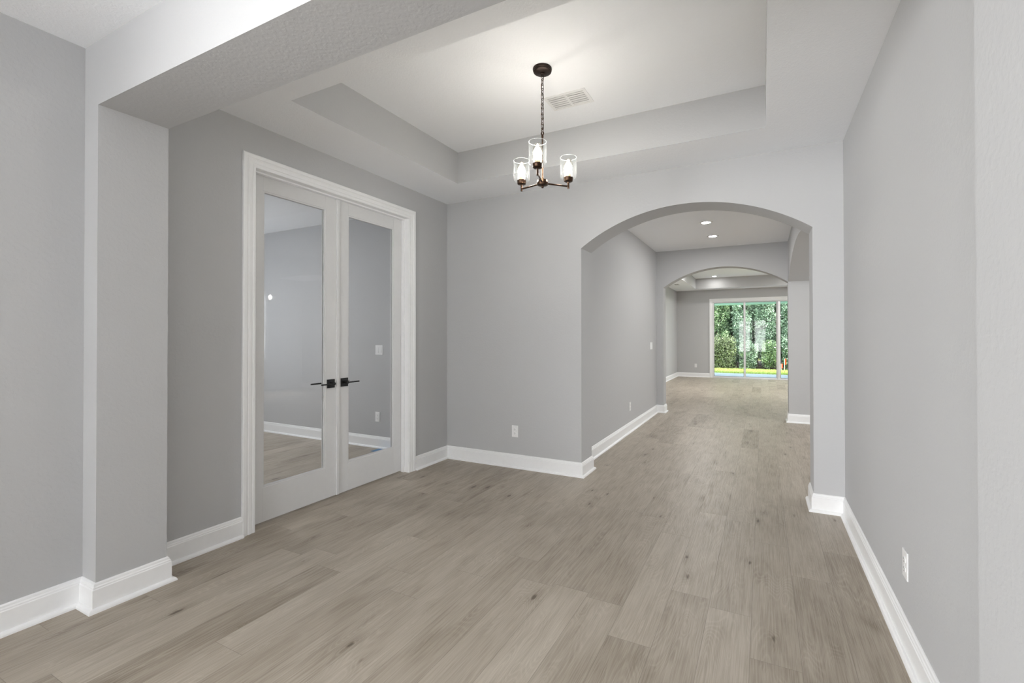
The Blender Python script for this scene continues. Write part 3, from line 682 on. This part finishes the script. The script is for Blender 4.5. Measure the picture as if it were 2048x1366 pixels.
def tree(name, label, cat, x, y, rx, ry, zlo, zhi, n, size, mat, group, trunk=.06, clumps=26, seed=0, droop=.25):
    """foliage of single leaves gathered in clumps inside a crown of half-width rx and half-depth ry"""
    random.seed(seed*7+3)
    e = empty(name, (x, y, -.056)); tag(e, label, cat, group)
    cl = []; mx_, my_ = rx-size*1.4, ry-size*1.4
    for k in range(clumps):
        cx, cy_ = random.uniform(-1, 1), random.uniform(-1, 1); r = random.uniform(.30, .52)*min(1.0, max(.6, rx))
        cl.append((Vector((cx*max(.05, mx_-r*.5), cy_*max(.05, my_-r*.5), zlo+random.random()*(zhi-zlo))), r, random.random()))
    def gen(i):
        c, r, tb = cl[i % clumps]
        while True:
            d = Vector((random.gauss(0, 1), random.gauss(0, 1), random.gauss(0, .8))).normalized()
            p = c+d*r*random.random()**.4
            if abs(p.x) < mx_ and abs(p.y) < my_ and p.z > .04: break
        nrm = (d+Vector((0, -.15, .8-droop))).normalized()
        return leaf_quad(p, size*random.uniform(.6, 1.25), nrm), max(0, min(1, .22+.45*tb+random.gauss(0, .24)))
    quads_obj('foliage', mat, n, gen, e)
    cla = lambda p: Vector((max(-mx_, min(mx_, p[0])), max(-my_, min(my_, p[1])), p[2]))
    t = MB()
    for k in range(3):
        a = random.random()*6.28; q = [(0.04*k, .03*k, 0)]
        hgt = zlo+(zhi-zlo)*.75
        for s_ in range(1, 6): q.append(cla((.04*k+math.cos(a)*rx*.4*(s_/5)**1.5+random.gauss(0, .03), .03*k+math.sin(a)*ry*.4*(s_/5)**1.5, hgt*s_/5)))
        t.tube(q, [trunk*(1-.14*s_)*(1 if k == 0 else .7) for s_ in range(6)], 8)
    t.build('trunk', M_BARK, e)
    w_ = MB()
    for c, r, tb in cl:
        s0 = Vector((random.gauss(0, .05), random.gauss(0, .05), max(.1, c.z*.6)))
        m_ = (s0+c)/2+Vector((random.gauss(0, .06), random.gauss(0, .06), .08)); w_.tube([cla(s0), cla(m_), cla(c), cla(c+(c-m_)*.4+Vector((0, -.08, 0)))], [.018, .012, .008, .003], 6)
    w_.build('branches', M_BARK, e)
    return e
gS, gT = 'shrubs at the edge of the lawn', 'trees behind the shrubs'
def veg(kind, label, x0, x1, y0, y1, zlo, zhi, n, size, mat, seed, clumps=30, trunk=.05):
    tree(kind, label, 'tree' if kind == 'tree' else 'shrub', (x0+x1)/2, (y0+y1)/2, (x1-x0)/2, (y1-y0)/2, zlo, zhi, n, size, mat, gT if kind == 'tree' else gS, trunk, clumps, seed)
veg('shrub', 'low dark olive shrub at the foot of the left pane', -2.3, -.95, 20.25, 20.95, .1, 1.25, 13600, 0.037, M_LEAF_O, 2, 46, .03)
veg('shrub', 'low spreading shrub with pale leaves at the foot of the middle pane', -.94, -.12, 20.25, 20.95, .05, .95, 7140, 0.038, M_LEAF, 4, 28, .03)
veg('shrub', 'small yellow green shrub low beside the second mullion', -.11, .62, 20.3, 20.95, .1, 1.05, 6460, 0.037, M_LEAF_Y, 6, 26, .03)
veg('shrub', 'low dark leafy shrub behind the orange flags', .63, 1.7, 20.3, 20.95, .1, 1.5, 9520, 0.041, M_LEAF, 7, 34, .03)
veg('shrub', 'dense fresh green shrub filling the left pane of the sliding door', -2.6, -1.25, 21.0, 22.1, .7, 3.1, 25500, 0.044, M_LEAF_Y, 1, 80)
veg('shrub', 'pale glossy shrub behind the first mullion of the sliding door', -1.24, -.36, 21.0, 22.1, .6, 3.1, 18700, 0.044, M_LEAF, 3, 60)
veg('shrub', 'tall pale green shrub filling the middle pane', -.35, .52, 21.0, 22.1, .8, 3.2, 17850, 0.044, M_LEAF, 5, 58)
veg('shrub', 'tall pale shrub in the narrow right pane above the flags', .53, 1.7, 21.0, 22.1, .9, 3.2, 22100, 0.044, M_LEAF, 11, 64)
veg('tree', 'broad dark tree filling the gaps behind the left pane', -4.2, -1.45, 22.3, 24.2, .3, 5.2, 20000, .11, M_LEAF_Y, 8, 150, .12)
veg('tree', 'broad dark tree filling the gaps behind the middle pane', -1.44, .74, 22.3, 24.2, .3, 5.2, 18000, .11, M_LEAF, 9, 140, .12)
veg('tree', 'broad dark tree filling the gaps behind the right pane', .75, 3.4, 22.3, 24.2, .3, 5.2, 18000, .11, M_LEAF, 10, 140, .12)
veg('tree', 'tall tree far behind the gap between the left and middle trees', -2.7, -.2, 24.5, 26.2, .2, 5.6, 15000, .13, M_LEAF, 12, 130, .12)
veg('tree', 'tall tree far behind the gap between the middle and right trees', -.15, 2.6, 24.5, 26.2, .2, 5.6, 15000, .13, M_LEAF, 13, 130, .12)
def flag(x, y, zt, zb, label):
    e = empty('survey_flag', (x, y, -.06)); tag(e, label, 'flag', 'survey flags on the lawn')
    MB().tube([(0, 0, 0), (0, 0, zt+.06)], .011, 8).build('stake', M_STAKE, e)
    v = []; f = []
    for k in range(6):
        xx = .009+.052*k/5; yy = .008*math.sin(k*1.2)
        v += [(xx, yy, zb+.06), (xx, yy, zt+.06)]
    for k in range(5): f.append((2*k, 2*k+2, 2*k+3, 2*k+1))
    fo = MB().add(v, f).build('flag', M_FLAG, e, False); md = fo.modifiers.new('thickness', 'SOLIDIFY'); md.thickness = .003
flag(.745, 19.9, .42, .19, 'taller orange survey flag at the right end of the lawn')
flag(.625, 19.9, .23, .05, 'shorter orange survey flag beside the second mullion')
